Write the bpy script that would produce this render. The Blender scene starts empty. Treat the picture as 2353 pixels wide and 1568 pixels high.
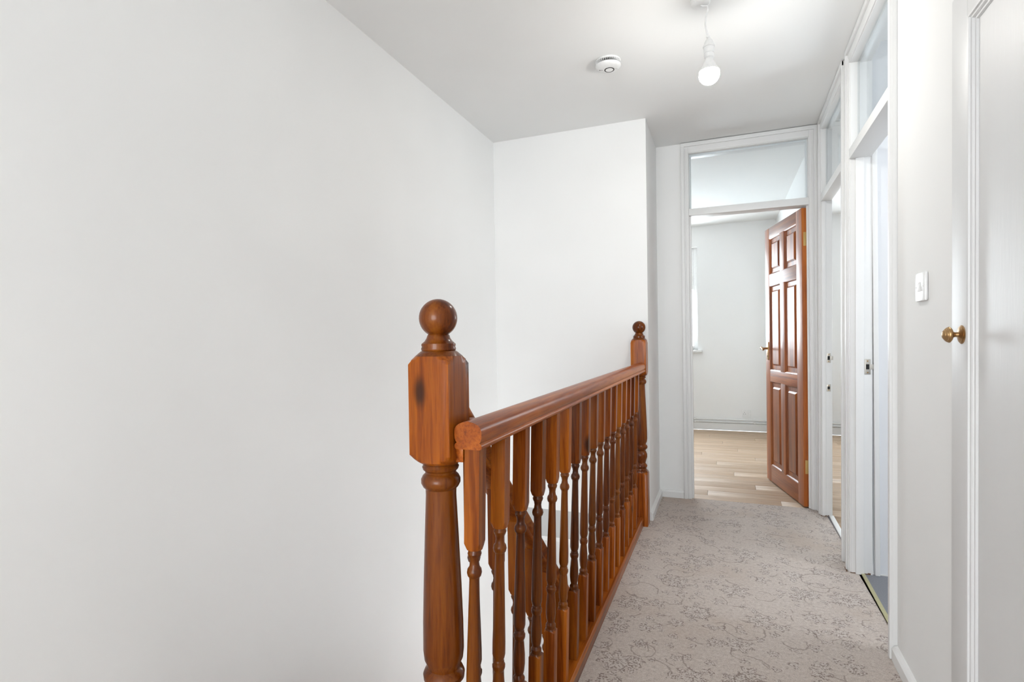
import bpy, bmesh, math, random
from mathutils import Vector, Matrix

random.seed(7)
scene = bpy.context.scene
COL = scene.collection

# ------------------------------------------------------------------ camera
F_PX, CY_PX, YAW, PITCH, ROLL, CAM_H = 1235.42, 797.74, 0.3737, -0.0112, -0.0153, 1.1322
r0 = Vector((math.cos(YAW), math.sin(YAW), 0)); f0 = Vector((-math.sin(YAW), math.cos(YAW), 0)); u0 = Vector((0, 0, 1))
fwd = f0 * math.cos(PITCH) + u0 * math.sin(PITCH)
up = -f0 * math.sin(PITCH) + u0 * math.cos(PITCH)
cr, sr = math.cos(ROLL), math.sin(ROLL)
right = r0 * cr + up * sr
up2 = -r0 * sr + up * cr
cam = bpy.data.cameras.new('camera')
cam.sensor_fit = 'HORIZONTAL'; cam.sensor_width = 36.0
cam.lens = 36.0 * F_PX / 2353.0
cam.shift_y = (CY_PX - 784.0) / 2353.0
cam.clip_start = 0.02
camo = bpy.data.objects.new('camera', cam); COL.objects.link(camo)
m = Matrix.Identity(4)
for i in range(3):
    m[i][0] = right[i]; m[i][1] = up2[i]; m[i][2] = -fwd[i]
m[0][3], m[1][3], m[2][3] = 0, 0, CAM_H
camo.matrix_world = m
scene.camera = camo

# ------------------------------------------------------------------ world, lights, exposure
world = bpy.data.worlds.new('sky'); scene.world = world; world.use_nodes = True; world.cycles.sampling_method = 'NONE'
bg = world.node_tree.nodes['Background']
bg.inputs['Color'].default_value = (0.86, 0.93, 1.0, 1); bg.inputs['Strength'].default_value = 2.2

def area(name, loc, look, sx, sy, watts, col=(0.93, 0.97, 1.0)):
    l = bpy.data.lights.new(name, 'AREA'); l.shape = 'RECTANGLE'; l.size = sx; l.size_y = sy
    l.energy = watts; l.color = col
    o = bpy.data.objects.new(name, l); COL.objects.link(o); o.location = loc
    o.rotation_euler = (Vector(look) - Vector(loc)).to_track_quat('-Z', 'Y').to_euler()
    return o
# daylight at the room windows, plus added fill behind the camera and below
area('added_landing_fill', (-0.45, -3.18, 1.30), (-0.45, 2, 1.10), 1.75, 1.90, 34, (0.98, 0.985, 1.0))  # soft fill from an invented window behind the camera
area('daylight_bedroom_window', (-0.95, 7.20, 1.62), (-0.95, 4, 1.35), 1.20, 1.20, 38)
area('daylight_side_room_window', (2.30, 7.20, 1.62), (1.9, 4, 1.3), 1.40, 1.20, 36)
area('daylight_bathroom_window', (2.30, 2.15, 1.60), (0.6, 2.3, 1.9), 0.80, 0.90, 9)
area('added_lower_hall_fill', (0.57, 2.20, -1.35), (-1.4, 2.10, -0.9), 2.2, 1.7, 54)  # added fill to lift the lower left wall; solid wall behind it
BULB_W = 7.7

scene.cycles.use_light_tree = False
vs = scene.view_settings
vs.view_transform = 'Standard'; vs.look = 'None'; vs.gamma = 1.0; vs.use_curve_mapping = False
vs.exposure = 1.06
scene.cycles.max_bounces = 7; scene.cycles.diffuse_bounces = 4; scene.cycles.glossy_bounces = 4
scene.cycles.transparent_max_bounces = 12
scene.cycles.sample_clamp_indirect = 6.0

# ------------------------------------------------------------------ materials
def nmat(name):
    mt = bpy.data.materials.new(name); mt.use_nodes = True
    nt = mt.node_tree; b = nt.nodes['Principled BSDF']
    return mt, nt, b
def N(nt, typ, **kw):
    n = nt.nodes.new(typ)
    for k, v in kw.items():
        if k.startswith('i_'):
            n.inputs[k[2:].replace('_', ' ')].default_value = v
        else:
            setattr(n, k, v)
    return n
def L(nt, a, b): nt.links.new(a, b)
def math_n(nt, op, a, b=None, c=None, clamp=False):
    n = nt.nodes.new('ShaderNodeMath'); n.operation = op; n.use_clamp = clamp
    for i, v in enumerate((a, b, c)):
        if v is None: continue
        if hasattr(v, 'is_linked'): nt.links.new(v, n.inputs[i])
        else: n.inputs[i].default_value = v
    return n.outputs[0]
def mixc(nt, fac, a, b):
    n = nt.nodes.new('ShaderNodeMix'); n.data_type = 'RGBA'
    if hasattr(fac, 'is_linked'): nt.links.new(fac, n.inputs['Factor'])
    else: n.inputs['Factor'].default_value = fac
    for s, v in (('A', a), ('B', b)):
        sock = [i for i in n.inputs if i.name == s and i.type == 'RGBA'][0]
        if hasattr(v, 'is_linked'): nt.links.new(v, sock)
        else: sock.default_value = (*v, 1)
    return [o for o in n.outputs if o.type == 'RGBA'][0]
def smooth(nt, v, lo, hi):
    n = nt.nodes.new('ShaderNodeMapRange'); n.interpolation_type = 'SMOOTHSTEP'
    nt.links.new(v, n.inputs[0]); n.inputs[1].default_value = lo; n.inputs[2].default_value = hi
    return n.outputs[0]
def ramp(nt, v, stops):
    n = nt.nodes.new('ShaderNodeValToRGB'); e = n.color_ramp.elements
    while len(e) < len(stops): e.new(0.5)
    for el, (p, c) in zip(e, stops): el.position = p; el.color = (*c, 1)
    nt.links.new(v, n.inputs[0]); return n.outputs[0]
def objco(nt, scale=(1, 1, 1), rnd=0.0):
    tc = nt.nodes.new('ShaderNodeTexCoord'); out = tc.outputs['Object']
    if rnd:
        oi = nt.nodes.new('ShaderNodeObjectInfo')
        c = nt.nodes.new('ShaderNodeCombineXYZ')
        a = math_n(nt, 'MULTIPLY', oi.outputs['Random'], rnd)
        b = math_n(nt, 'MULTIPLY', oi.outputs['Random'], rnd * 3.71)
        nt.links.new(a, c.inputs[0]); nt.links.new(b, c.inputs[1]); nt.links.new(a, c.inputs[2])
        ad = nt.nodes.new('ShaderNodeVectorMath'); ad.operation = 'ADD'
        nt.links.new(out, ad.inputs[0]); nt.links.new(c.outputs[0], ad.inputs[1]); out = ad.outputs[0]
    mp = nt.nodes.new('ShaderNodeMapping'); mp.inputs['Scale'].default_value = scale
    nt.links.new(out, mp.inputs[0]); return mp.outputs[0]
def noise(nt, vec, scale, detail=3, rough=0.5, dist=0.0, out='Fac'):
    n = nt.nodes.new('ShaderNodeTexNoise'); n.inputs['Scale'].default_value = scale
    n.inputs['Detail'].default_value = detail; n.inputs['Roughness'].default_value = rough
    n.inputs['Distortion'].default_value = dist
    nt.links.new(vec, n.inputs['Vector']); return n.outputs[out]
def bump(nt, b, h, strength, dist):
    n = nt.nodes.new('ShaderNodeBump'); n.inputs['Strength'].default_value = strength; n.inputs['Distance'].default_value = dist
    nt.links.new(h, n.inputs['Height']); nt.links.new(n.outputs[0], b.inputs['Normal'])

def paint(name, col, rough, var=0.02, bump_s=0.15, bump_scale=120, brush=False, mottle=1.3):
    mt, nt, b = nmat(name)
    co = objco(nt, (1, 1, 0.12) if brush else (1, 1, 1))
    a = noise(nt, co, mottle, 2, 0.6)
    c2 = tuple(x * (1 - 2.2 * var) for x in col)
    L(nt, mixc(nt, smooth(nt, a, 0.3, 0.7), c2, col), b.inputs['Base Color'])
    b.inputs['Roughness'].default_value = rough
    if bump_s: bump(nt, b, noise(nt, co, bump_scale, 2, 0.6), bump_s, 0.002)
    return mt
def plain(name, col, rough=0.5, metal=0.0, coat=0.0):
    mt, nt, b = nmat(name)
    co = objco(nt)
    a = noise(nt, co, 60, 3)
    L(nt, mixc(nt, a, tuple(x * 0.9 for x in col), tuple(min(1, x * 1.06) for x in col)), b.inputs['Base Color'])
    b.inputs['Roughness'].default_value = rough; b.inputs['Metallic'].default_value = metal
    b.inputs['Coat Weight'].default_value = coat; b.inputs['Coat Roughness'].default_value = 0.15
    return mt

WALL = paint('wall_emulsion', (0.86, 0.86, 0.848), 0.75, 0.015, 0.0, 160)
CEILP = paint('ceiling_emulsion', (0.86, 0.86, 0.848), 0.85, 0.012, 0.0, 140)
ROOMW = paint('bedroom_emulsion', (0.86, 0.86, 0.85), 0.8, 0.01, 0.0, 150)
BATHW = paint('bathroom_emulsion', (0.74, 0.75, 0.77), 0.7, 0.02, 0.0, 150)
GLOSS = paint('white_gloss_paint', (0.78, 0.78, 0.77), 0.42, 0.006, 0.02, 70, brush=True, mottle=6)
EGG = paint('white_eggshell_door_paint', (0.73, 0.73, 0.725), 0.45, 0.015, 0.16, 90, brush=True, mottle=5)
GREY = paint('grey_bulkhead', (0.50, 0.505, 0.50), 0.7, 0.01, 0.0, 120)  # one even grey tone for the band below floor level
PLASTIC = plain('white_moulded_plastic', (0.82, 0.82, 0.81), 0.3)
PLASTIC_G = plain('pale_grey_plastic', (0.62, 0.62, 0.61), 0.4)
DARK = plain('dark_slot', (0.03, 0.028, 0.026), 0.6)
BLACKH = plain('black_hole', (0.01, 0.01, 0.01), 0.9)
BRASS = plain('aged_brass', (0.42, 0.26, 0.12), 0.33, 0.9)
BRASSY = plain('yellow_brass', (0.62, 0.42, 0.16), 0.38, 0.9)
STEEL = plain('worn_steel', (0.50, 0.47, 0.42), 0.35, 0.9)
STRIP = plain('dull_gold_strip', (0.50, 0.47, 0.27), 0.45, 0.35)
VINYL = paint('grey_vinyl', (0.22, 0.225, 0.25), 0.5, 0.08, 0.1, 300, mottle=220)

def wood(name, axis, tone=0.95, rough=0.34, coat=0.26, knots=True, coat_rough=0.17):
    mt, nt, b = nmat(name)
    st = [1, 1, 1]; st[axis] = 0.045
    co = objco(nt, tuple(st), 11.0)
    a = noise(nt, co, 15, 3, 0.55, 1.2)
    g = noise(nt, co, 150, 3, 0.65, 0.3)
    v = math_n(nt, 'ADD', math_n(nt, 'MULTIPLY', a, 0.62), math_n(nt, 'MULTIPLY', g, 0.38))
    base = ramp(nt, v, [(0.34, tuple(tone * x for x in (0.098, 0.0180, 0.0020))), (0.46, tuple(tone * x for x in (0.220, 0.0480, 0.0040))),
                        (0.55, tuple(tone * x for x in (0.330, 0.0850, 0.0070))), (0.68, tuple(tone * x for x in (0.440, 0.1360, 0.0120)))])
    col = mixc(nt, math_n(nt, 'MULTIPLY', smooth(nt, g, 0.55, 0.70), 0.45), base, tuple(tone * x for x in (0.12, 0.026, 0.004)))
    if knots:
        s2 = [1, 1, 1]; s2[axis] = 0.42
        vk = objco(nt, tuple(s2), 11.0)
        vo = nt.nodes.new('ShaderNodeTexVoronoi'); vo.inputs['Scale'].default_value = 8.5
        L(nt, vk, vo.inputs['Vector'])
        k = math_n(nt, 'SUBTRACT', 1.0, smooth(nt, vo.outputs['Distance'], 0.06, 0.17))
        sep = nt.nodes.new('ShaderNodeSeparateColor'); L(nt, vo.outputs['Color'], sep.inputs[0])
        k = math_n(nt, 'MULTIPLY', k, smooth(nt, sep.outputs[0], 0.2, 0.3))
        col = mixc(nt, math_n(nt, 'MULTIPLY', k, 0.9), col, (0.022, 0.007, 0.003))
    # each piece of timber a little lighter or darker
    oi = nt.nodes.new('ShaderNodeObjectInfo')
    hs = nt.nodes.new('ShaderNodeHueSaturation'); L(nt, col, hs.inputs['Color'])
    L(nt, math_n(nt, 'MULTIPLY_ADD', oi.outputs['Random'], 0.5, 0.72), hs.inputs['Value'])
    L(nt, hs.outputs[0], b.inputs['Base Color'])
    b.inputs['Roughness'].default_value = rough
    b.inputs['Specular IOR Level'].default_value = 0.08
    b.inputs['Coat Weight'].default_value = coat; b.inputs['Coat Roughness'].default_value = coat_rough
    bump(nt, b, g, 0.10, 0.0005)
    return mt
WOOD_T = wood('dark_stained_turned_pine', 2, 0.50, 0.30, 0.42)
WOOD_Z = wood('varnished_pine_upright', 2)
WOOD_Y = wood('varnished_pine_lengthwise', 1, 1.5, 0.34, 0.30, False, 0.24)
WOOD_B = wood('varnished_pine_base_rail', 1, 0.85, 0.32, 0.45, False, 0.18)
WOOD_X = wood('varnished_pine_crosswise', 0)
DOOR_Z = wood('varnished_pine_door_upright', 2, 1.1, 0.45, 1.0, False, 0.42)
DOOR_X = wood('varnished_pine_door_rail', 0, 1.1, 0.45, 1.0, False, 0.42)

def carpet_mat():
    mt, nt, b = nmat('floral_carpet')
    co = objco(nt)
    fine = noise(nt, co, 330, 3, 0.7)
    mid = noise(nt, co, 75, 4, 0.75)
    big = noise(nt, co, 1.7, 3, 0.55)
    base = ramp(nt, fine, [(0.32, (0.35, 0.283, 0.238)), (0.5, (0.50, 0.425, 0.370)), (0.68, (0.64, 0.562, 0.505))])
    base = mixc(nt, math_n(nt, 'MULTIPLY', smooth(nt, mid, 0.52, 0.64), 0.45), base, (0.66, 0.605, 0.56))
    base = mixc(nt, math_n(nt, 'MULTIPLY', smooth(nt, mid, 0.48, 0.36), 0.50), base, (0.27, 0.222, 0.195))
    base = mixc(nt, math_n(nt, 'MULTIPLY', smooth(nt, big, 0.50, 0.70), 0.42), base, (0.40, 0.29, 0.205))
    wob = noise(nt, co, 38, 2, 0.6, 0, 'Color')
    sub = nt.nodes.new('ShaderNodeVectorMath'); sub.operation = 'MULTIPLY_ADD'
    L(nt, wob, sub.inputs[0]); sub.inputs[1].default_value = (0.022, 0.022, 0); L(nt, co, sub.inputs[2])
    cow = sub.outputs[0]
    grit = noise(nt, co, 140, 2, 0.6)
    dark = None; light = None
    def flower(scale, rad, petals, keep, rnd, offs, gritlo):
        nonlocal dark, light
        mp = nt.nodes.new('ShaderNodeMapping'); mp.inputs['Location'].default_value = offs
        L(nt, cow, mp.inputs[0])
        vo = nt.nodes.new('ShaderNodeTexVoronoi'); vo.voronoi_dimensions = '2D'
        vo.inputs['Scale'].default_value = scale; vo.inputs['Randomness'].default_value = rnd
        L(nt, mp.outputs[0], vo.inputs['Vector'])
        d = nt.nodes.new('ShaderNodeVectorMath'); d.operation = 'SUBTRACT'
        L(nt, mp.outputs[0], d.inputs[0]); L(nt, vo.outputs['Position'], d.inputs[1])
        sx = nt.nodes.new('ShaderNodeSeparateXYZ'); L(nt, d.outputs[0], sx.inputs[0])
        sc_ = nt.nodes.new('ShaderNodeSeparateColor'); L(nt, vo.outputs['Color'], sc_.inputs[0])
        th = math_n(nt, 'ARCTAN2', sx.outputs[1], sx.outputs[0])
        ph = math_n(nt, 'MULTIPLY_ADD', th, float(petals), math_n(nt, 'MULTIPLY', sc_.outputs[1], 6.28))
        R = math_n(nt, 'MULTIPLY_ADD', math_n(nt, 'COSINE', ph), 0.26, 1.0)
        R = math_n(nt, 'MULTIPLY', R, math_n(nt, 'MULTIPLY_ADD', sc_.outputs[2], rad * 0.7, rad * 0.65))
        q = math_n(nt, 'DIVIDE', vo.outputs['Distance'], R)
        inside = math_n(nt, 'SUBTRACT', 1.0, smooth(nt, q, 0.80, 1.10))
        edge = math_n(nt, 'SUBTRACT', 1.0, smooth(nt, math_n(nt, 'ABSOLUTE', math_n(nt, 'SUBTRACT', q, 0.86)), 0.10, 0.24))
        core = math_n(nt, 'SUBTRACT', 1.0, smooth(nt, q, 0.28, 0.42))
        veins = smooth(nt, math_n(nt, 'COSINE', math_n(nt, 'MULTIPLY', ph, 2.0)), 0.55, 0.9)
        drawn = math_n(nt, 'MAXIMUM', math_n(nt, 'MAXIMUM', edge, core), math_n(nt, 'MULTIPLY', veins, inside))
        kp = smooth(nt, sc_.outputs[0], keep, keep + 0.02)
        gr = smooth(nt, grit, gritlo, gritlo + 0.10)
        dk = math_n(nt, 'MULTIPLY', math_n(nt, 'MULTIPLY', drawn, kp), gr)
        lt = math_n(nt, 'MULTIPLY', math_n(nt, 'MULTIPLY', inside, kp), math_n(nt, 'SUBTRACT', 1.0, math_n(nt, 'MULTIPLY', drawn, gr)))
        dark = dk if dark is None else math_n(nt, 'MAXIMUM', dark, dk)
        light = lt if light is None else math_n(nt, 'MAXIMUM', light, lt)
    flower(4.3, 0.20, 7, 0.15, 0.6, (0, 0, 0), 0.45)
    flower(8.5, 0.20, 5, 0.40, 0.9, (3.3, 1.7, 0), 0.44)
    flower(17, 0.24, 3, 0.55, 1.0, (7.1, 4.2, 0), 0.44)
    # trailing stems: broken arcs and wandering lines
    vo = nt.nodes.new('ShaderNodeTexVoronoi'); vo.voronoi_dimensions = '2D'
    vo.inputs['Scale'].default_value = 4.1; vo.inputs['Randomness'].default_value = 0.8
    L(nt, cow, vo.inputs['Vector'])
    ring = math_n(nt, 'ABSOLUTE', math_n(nt, 'SUBTRACT', vo.outputs['Distance'], 0.30))
    ring = math_n(nt, 'SUBTRACT', 1.0, smooth(nt, ring, 0.007, 0.016))
    ring = math_n(nt, 'MULTIPLY', ring, smooth(nt, noise(nt, co, 7.0, 1), 0.50, 0.56))
    mp2 = nt.nodes.new('ShaderNodeMapping'); mp2.inputs['Location'].default_value = (2.7, 5.1, 0); L(nt, cow, mp2.inputs[0])
    vo2 = nt.nodes.new('ShaderNodeTexVoronoi'); vo2.voronoi_dimensions = '2D'
    vo2.inputs['Scale'].default_value = 6.3; vo2.inputs['Randomness'].default_value = 0.9
    L(nt, mp2.outputs[0], vo2.inputs['Vector'])
    wl = math_n(nt, 'ABSOLUTE', math_n(nt, 'SUBTRACT', vo2.outputs['Distance'], 0.27))
    wl = math_n(nt, 'SUBTRACT', 1.0, smooth(nt, wl, 0.010, 0.022))
    wl = math_n(nt, 'MULTIPLY', wl, smooth(nt, noise(nt, co, 9.0, 1), 0.50, 0.56))
    stem = math_n(nt, 'MULTIPLY', math_n(nt, 'MAXIMUM', ring, wl), 0.62)
    col = mixc(nt, math_n(nt, 'MULTIPLY', light, 0.30), base, (0.63, 0.585, 0.55))
    col = mixc(nt, stem, col, (0.19, 0.135, 0.105))
    col = mixc(nt, math_n(nt, 'MULTIPLY', dark, 0.80), col, (0.155, 0.100, 0.076))
    L(nt, col, b.inputs['Base Color'])
    b.inputs['Roughness'].default_value = 0.95
    b.inputs['Sheen Weight'].default_value = 0.25; b.inputs['Sheen Roughness'].default_value = 0.5
    bump(nt, b, math_n(nt, 'ADD', fine, math_n(nt, 'MULTIPLY', mid, 1.5)), 0.5, 0.004)
    return mt
CARPET = carpet_mat()

def laminate_mat():
    mt, nt, b = nmat('oak_laminate')
    co = objco(nt, (0.035, 1, 1), 9.0)
    a = noise(nt, co, 30, 4, 0.65, 0.3)
    f = noise(nt, co, 150, 2, 0.6)
    base = ramp(nt, a, [(0.3, (0.36, 0.255, 0.17)), (0.5, (0.47, 0.345, 0.24)), (0.72, (0.585, 0.455, 0.335))])
    base = mixc(nt, math_n(nt, 'MULTIPLY', f, 0.25), base, (0.33, 0.23, 0.15))
    oi = nt.nodes.new('ShaderNodeObjectInfo')
    hs = nt.nodes.new('ShaderNodeHueSaturation'); L(nt, base, hs.inputs['Color'])
    L(nt, math_n(nt, 'MULTIPLY_ADD', oi.outputs['Random'], 0.10, 1.02), hs.inputs['Value'])
    L(nt, hs.outputs[0], b.inputs['Base Color']); b.inputs['Roughness'].default_value = 0.55; b.inputs['Specular IOR Level'].default_value = 0.35
    return mt
LAMINATE = laminate_mat()

def glass_mat():
    mt = bpy.data.materials.new('clear_pane_glass'); mt.use_nodes = True; nt = mt.node_tree
    nt.nodes.clear()
    o = nt.nodes.new('ShaderNodeOutputMaterial'); t = nt.nodes.new('ShaderNodeBsdfTransparent'); g = nt.nodes.new('ShaderNodeBsdfGlossy')
    t.inputs[0].default_value = (0.95, 0.97, 0.98, 1); g.inputs['Roughness'].default_value = 0.03
    lw = nt.nodes.new('ShaderNodeLayerWeight'); lw.inputs[0].default_value = 0.5
    fr = math_n(nt, 'MULTIPLY_ADD', math_n(nt, 'POWER', lw.outputs['Facing'], 5.0), 0.6, 0.03)
    mx = nt.nodes.new('ShaderNodeMixShader')
    L(nt, fr, mx.inputs[0]); L(nt, t.outputs[0], mx.inputs[1]); L(nt, g.outputs[0], mx.inputs[2]); L(nt, mx.outputs[0], o.inputs[0])
    return mt
GLASS = glass_mat()
def bulb_mat(watts, r):
    mt, nt, b = nmat('lit_bulb_glass')
    b.inputs['Base Color'].default_value = (1, 1, 1, 1)
    b.inputs['Emission Color'].default_value = (1.0, 0.975, 0.93, 1)
    b.inputs['Emission Strength'].default_value = watts / (4 * math.pi ** 2 * r * r)
    return mt

# ------------------------------------------------------------------ mesh helpers
ID = lambda x, y, z: (x, y, z)
class MB:
    def __init__(s): s.v = []; s.f = []
    def add(s, vs_, fs, T=ID):
        n = len(s.v); s.v += [T(*p) for p in vs_]; s.f += [tuple(i + n for i in q) for q in fs]; return s
    def box(s, x0, x1, y0, y1, z0, z1, T=ID):
        return s.add([(x0, y0, z0), (x1, y0, z0), (x1, y1, z0), (x0, y1, z0), (x0, y0, z1), (x1, y0, z1), (x1, y1, z1), (x0, y1, z1)],
                     [(0, 3, 2, 1), (4, 5, 6, 7), (0, 1, 5, 4), (1, 2, 6, 5), (2, 3, 7, 6), (3, 0, 4, 7)], T)
    def lathe(s, prof, seg=32, hw=None, T=ID):
        """profile (z, r) about z; with hw the section is clipped to a square of half width hw"""
        vs_ = []; fs = []
        for z, r in prof:
            for k in range(seg):
                a = 2 * math.pi * k / seg; c_, s_ = math.cos(a), math.sin(a)
                q = r if hw is None else min(r, hw / max(abs(c_), abs(s_)))
                vs_.append((q * c_, q * s_, z))
        n = len(prof)
        for i in range(n - 1):
            for k in range(seg):
                k2 = (k + 1) % seg
                fs.append((i * seg + k, i * seg + k2, (i + 1) * seg + k2, (i + 1) * seg + k))
        fs.append(tuple(range(seg - 1, -1, -1))); fs.append(tuple((n - 1) * seg + k for k in range(seg)))
        return s.add(vs_, fs, T)
    def tube(s, pts, r, seg=10):
        pts = [Vector(p) for p in pts]; vs_ = []; fs = []
        for i, p in enumerate(pts):
            d = (pts[min(i + 1, len(pts) - 1)] - pts[max(i - 1, 0)]).normalized()
            a = d.orthogonal().normalized() if i == 0 else (a - d * a.dot(d)).normalized()
            b_ = d.cross(a); rr = r[i] if isinstance(r, (list, tuple)) else r
            for k in range(seg):
                t = 2 * math.pi * k / seg; vs_.append(tuple(p + (a * math.cos(t) + b_ * math.sin(t)) * rr))
        for i in range(len(pts) - 1):
            for k in range(seg):
                k2 = (k + 1) % seg; fs.append((i * seg + k, i * seg + k2, (i + 1) * seg + k2, (i + 1) * seg + k))
        fs.append(tuple(range(seg - 1, -1, -1))); fs.append(tuple((len(pts) - 1) * seg + k for k in range(seg)))
        return s.add(vs_, fs)
    def sweep(s, sec, p0, p1, xdir, ydir, T=ID):
        """section (a, b) swept from p0 to p1"""
        p0, p1, xd, yd = map(Vector, (p0, p1, xdir, ydir)); n = len(sec)
        vs_ = [tuple(p + xd * a + yd * b_) for p in (p0, p1) for a, b_ in sec]
        fs = [(i, (i + 1) % n, n + (i + 1) % n, n + i) for i in range(n)] + [tuple(range(n - 1, -1, -1)), tuple(range(n, 2 * n))]
        return s.add(vs_, fs, T)
    def mesh(s, name, mat, bevel=0.0, smooth_deg=35):
        me = bpy.data.meshes.new(name); me.from_pydata(s.v, [], s.f)
        bm = bmesh.new(); bm.from_mesh(me)
        bmesh.ops.recalc_face_normals(bm, faces=bm.faces)
        if bevel:
            bmesh.ops.bevel(bm, geom=[e for e in bm.edges if len(e.link_faces) == 2 and e.calc_face_angle(0) > 0.5], offset=bevel, segments=2, profile=0.6, affect='EDGES', clamp_overlap=True)
        bm.to_mesh(me); bm.free()
        me.materials.append(mat)
        for p in me.polygons: p.use_smooth = True
        me.set_sharp_from_angle(angle=math.radians(smooth_deg))
        return me
    def obj(s, name, mat, parent=None, bevel=0.0, smooth_deg=35, origin=None):
        if origin is not None:
            ox, oy, oz = origin; s.v = [(x - ox, y - oy, z - oz) for x, y, z in s.v]
        o = link(name, s.mesh(name, mat, bevel, smooth_deg), parent)
        if origin is not None:
            o.location = Vector(origin) - (parent_origin(parent) if parent else Vector())
        elif parent:
            o.location = -parent_origin(parent)
        return o
def parent_origin(p):
    v = Vector()
    while p: v += p.location; p = p.parent
    return v
def link(name, data, parent=None):
    o = bpy.data.objects.new(name, data); COL.objects.link(o); o.parent = parent; return o
def tag(o, label, cat, kind=None, group=None):
    o['label'] = label; o['category'] = cat
    if kind: o['kind'] = kind
    if group: o['group'] = group
    return o
def empty(name, loc, label, cat, kind=None, group=None):
    o = link(name, None); o.location = loc; o.empty_display_size = 0.1
    return tag(o, label, cat, kind, group)

# ------------------------------------------------------------------ dimensions
CEIL = 2.50
XL, YS, XR, YD = -1.458, 3.425, -0.432, 3.98
def RW(x, y, z):            # right-hand wall: not quite square to the landing, not quite plumb
    return (0.535 + x + 0.0165 * (y - 2.1) + 0.006 * z, y, z)
PL = 0.018                  # plaster face behind the architrave face
WT = 0.062                  # back face of that wall

# ------------------------------------------------------------------ shell
fl = MB().box(XL, 0.64, -3.20, 0.93, -0.20, 0).box(-0.462, 0.60, 0.93, YD + 0.01, -0.20, 0)
tag(fl.obj('floor', CARPET), 'taupe landing carpet with scattered dark flowers and curling stems', 'carpet', 'structure')
tag(MB().box(-1.62, 0.75, -3.20, YD + 0.06, CEIL, CEIL + 0.1).obj('ceiling', CEILP), 'plain white ceiling over the landing and stairs', 'ceiling', 'structure')
tag(MB().box(XL - 0.12, XL, -3.20, 4.95, -2.6, CEIL).obj('wall_left', WALL), 'long bare white wall rising beside the stairs', 'wall', 'structure')
tag(MB().box(XL, XR, YS, YS + 0.10, 0.0, CEIL).obj('wall_stairwell', WALL), 'white wall closing the far end of the stairwell', 'wall', 'structure')
tag(MB().box(XR - 0.10, XR, YS + 0.10, YD, 0.0, CEIL).obj('wall_return', WALL), 'narrow white return wall between far newel and panelled doorway', 'wall', 'structure')
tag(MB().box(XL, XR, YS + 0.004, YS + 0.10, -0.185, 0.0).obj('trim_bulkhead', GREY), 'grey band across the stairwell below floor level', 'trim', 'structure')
tag(MB().box(XL, 0.6, YS + 0.1, 4.95, -0.25, -0.201).obj('ceiling_lower_hall', CEILP), 'white ceiling of the hall below', 'ceiling', 'structure')
tag(MB().box(XL, 0.7, 4.85, 4.95, -2.6, -0.25).obj('wall_lower_hall', WALL), 'white wall of the lower hall seen between the balusters', 'wall', 'structure')
tag(MB().box(0.60, 0.70, 0.5, 4.85, -2.6, -0.20).obj('wall_lower_right', WALL), 'white side wall of the hall below', 'wall', 'structure')
tag(MB().box(XL, 0.7, 0.4, 0.5, -2.6, -0.20).obj('wall_lower_near', WALL), 'white wall under the head of the stairs', 'wall', 'structure')
tag(MB().box(XL, 0.7, 0.4, 4.95, -2.7, -2.6).obj('floor_lower_hall', CARPET), 'carpet of the hall at the foot of the stairs', 'carpet', 'structure')
# wall behind the camera, with an unseen window added for fill light
w = MB().box(XL, -1.33, -3.30, -3.20, 0, CEIL).box(0.43, 0.7, -3.30, -3.20, 0, CEIL).box(-1.33, 0.43, -3.30, -3.20, 0, 0.34).box(-1.33, 0.43, -3.30, -3.20, 2.28, CEIL)
tag(w.obj('wall_near', WALL), 'white wall behind the viewpoint with an added wide window', 'wall', 'structure')

# right-hand wall in pieces round its openings
CL0, CL1 = 0.955, 1.706     # cupboard door
B0, B1 = 2.265, 2.965        # nearer doorway (clear)
A0, A1 = 3.15, 3.855         # further doorway (clear)
LT = 0.026
w = MB()
for (a, b_, z0, z1) in ((-3.20, CL0, 0, CEIL), (CL0, CL1, 1.985, CEIL), (CL1, B0 - LT, 0, CEIL), (B1 + LT, A0 - LT, 0, CEIL), (A1 + LT, YD + 0.10, 0, CEIL)):
    w.box(PL, WT, a, b_, z0, z1, RW)
tag(w.obj('wall_right', WALL), 'white wall on the right with the doorways', 'wall', 'structure')

# door wall at the end
D0, D1 = -0.211, 0.529
w = MB().box(XR - 0.1, D0 - LT, YD, YD + 0.09, 0, CEIL).box(D1 + LT, 0.62, YD + 0.001, YD + 0.09, 0, CEIL)
tag(w.obj('wall_end', WALL), 'white end wall beside the open panelled door', 'wall', 'structure')

# skirting
def skirt(name, p0, p1, xd, T, label):
    sec = [(0, 0), (0.018, 0), (0.018, 0.040), (0.010, 0.050), (0, 0.052)]
    return tag(MB().sweep(sec, p0, p1, xd, (0, 0, 1), T).obj(name, GLOSS), label, 'skirting board', 'structure')
skirt('baseboard_return', (XR, YS - 0.01, 0), (XR, YD, 0), (1, 0, 0), ID, 'short white skirting running away beside the far newel')
skirt('baseboard_end', (XR, YD, 0), (D0 - 0.054, YD, 0), (0, -1, 0), ID, 'stub of white skirting left of the panelled doorway')
skirt('baseboard_right', (PL, CL1, 0), (PL, B0 - 0.054, 0), (-1, 0, 0), RW, 'white skirting under the light switch')

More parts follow.
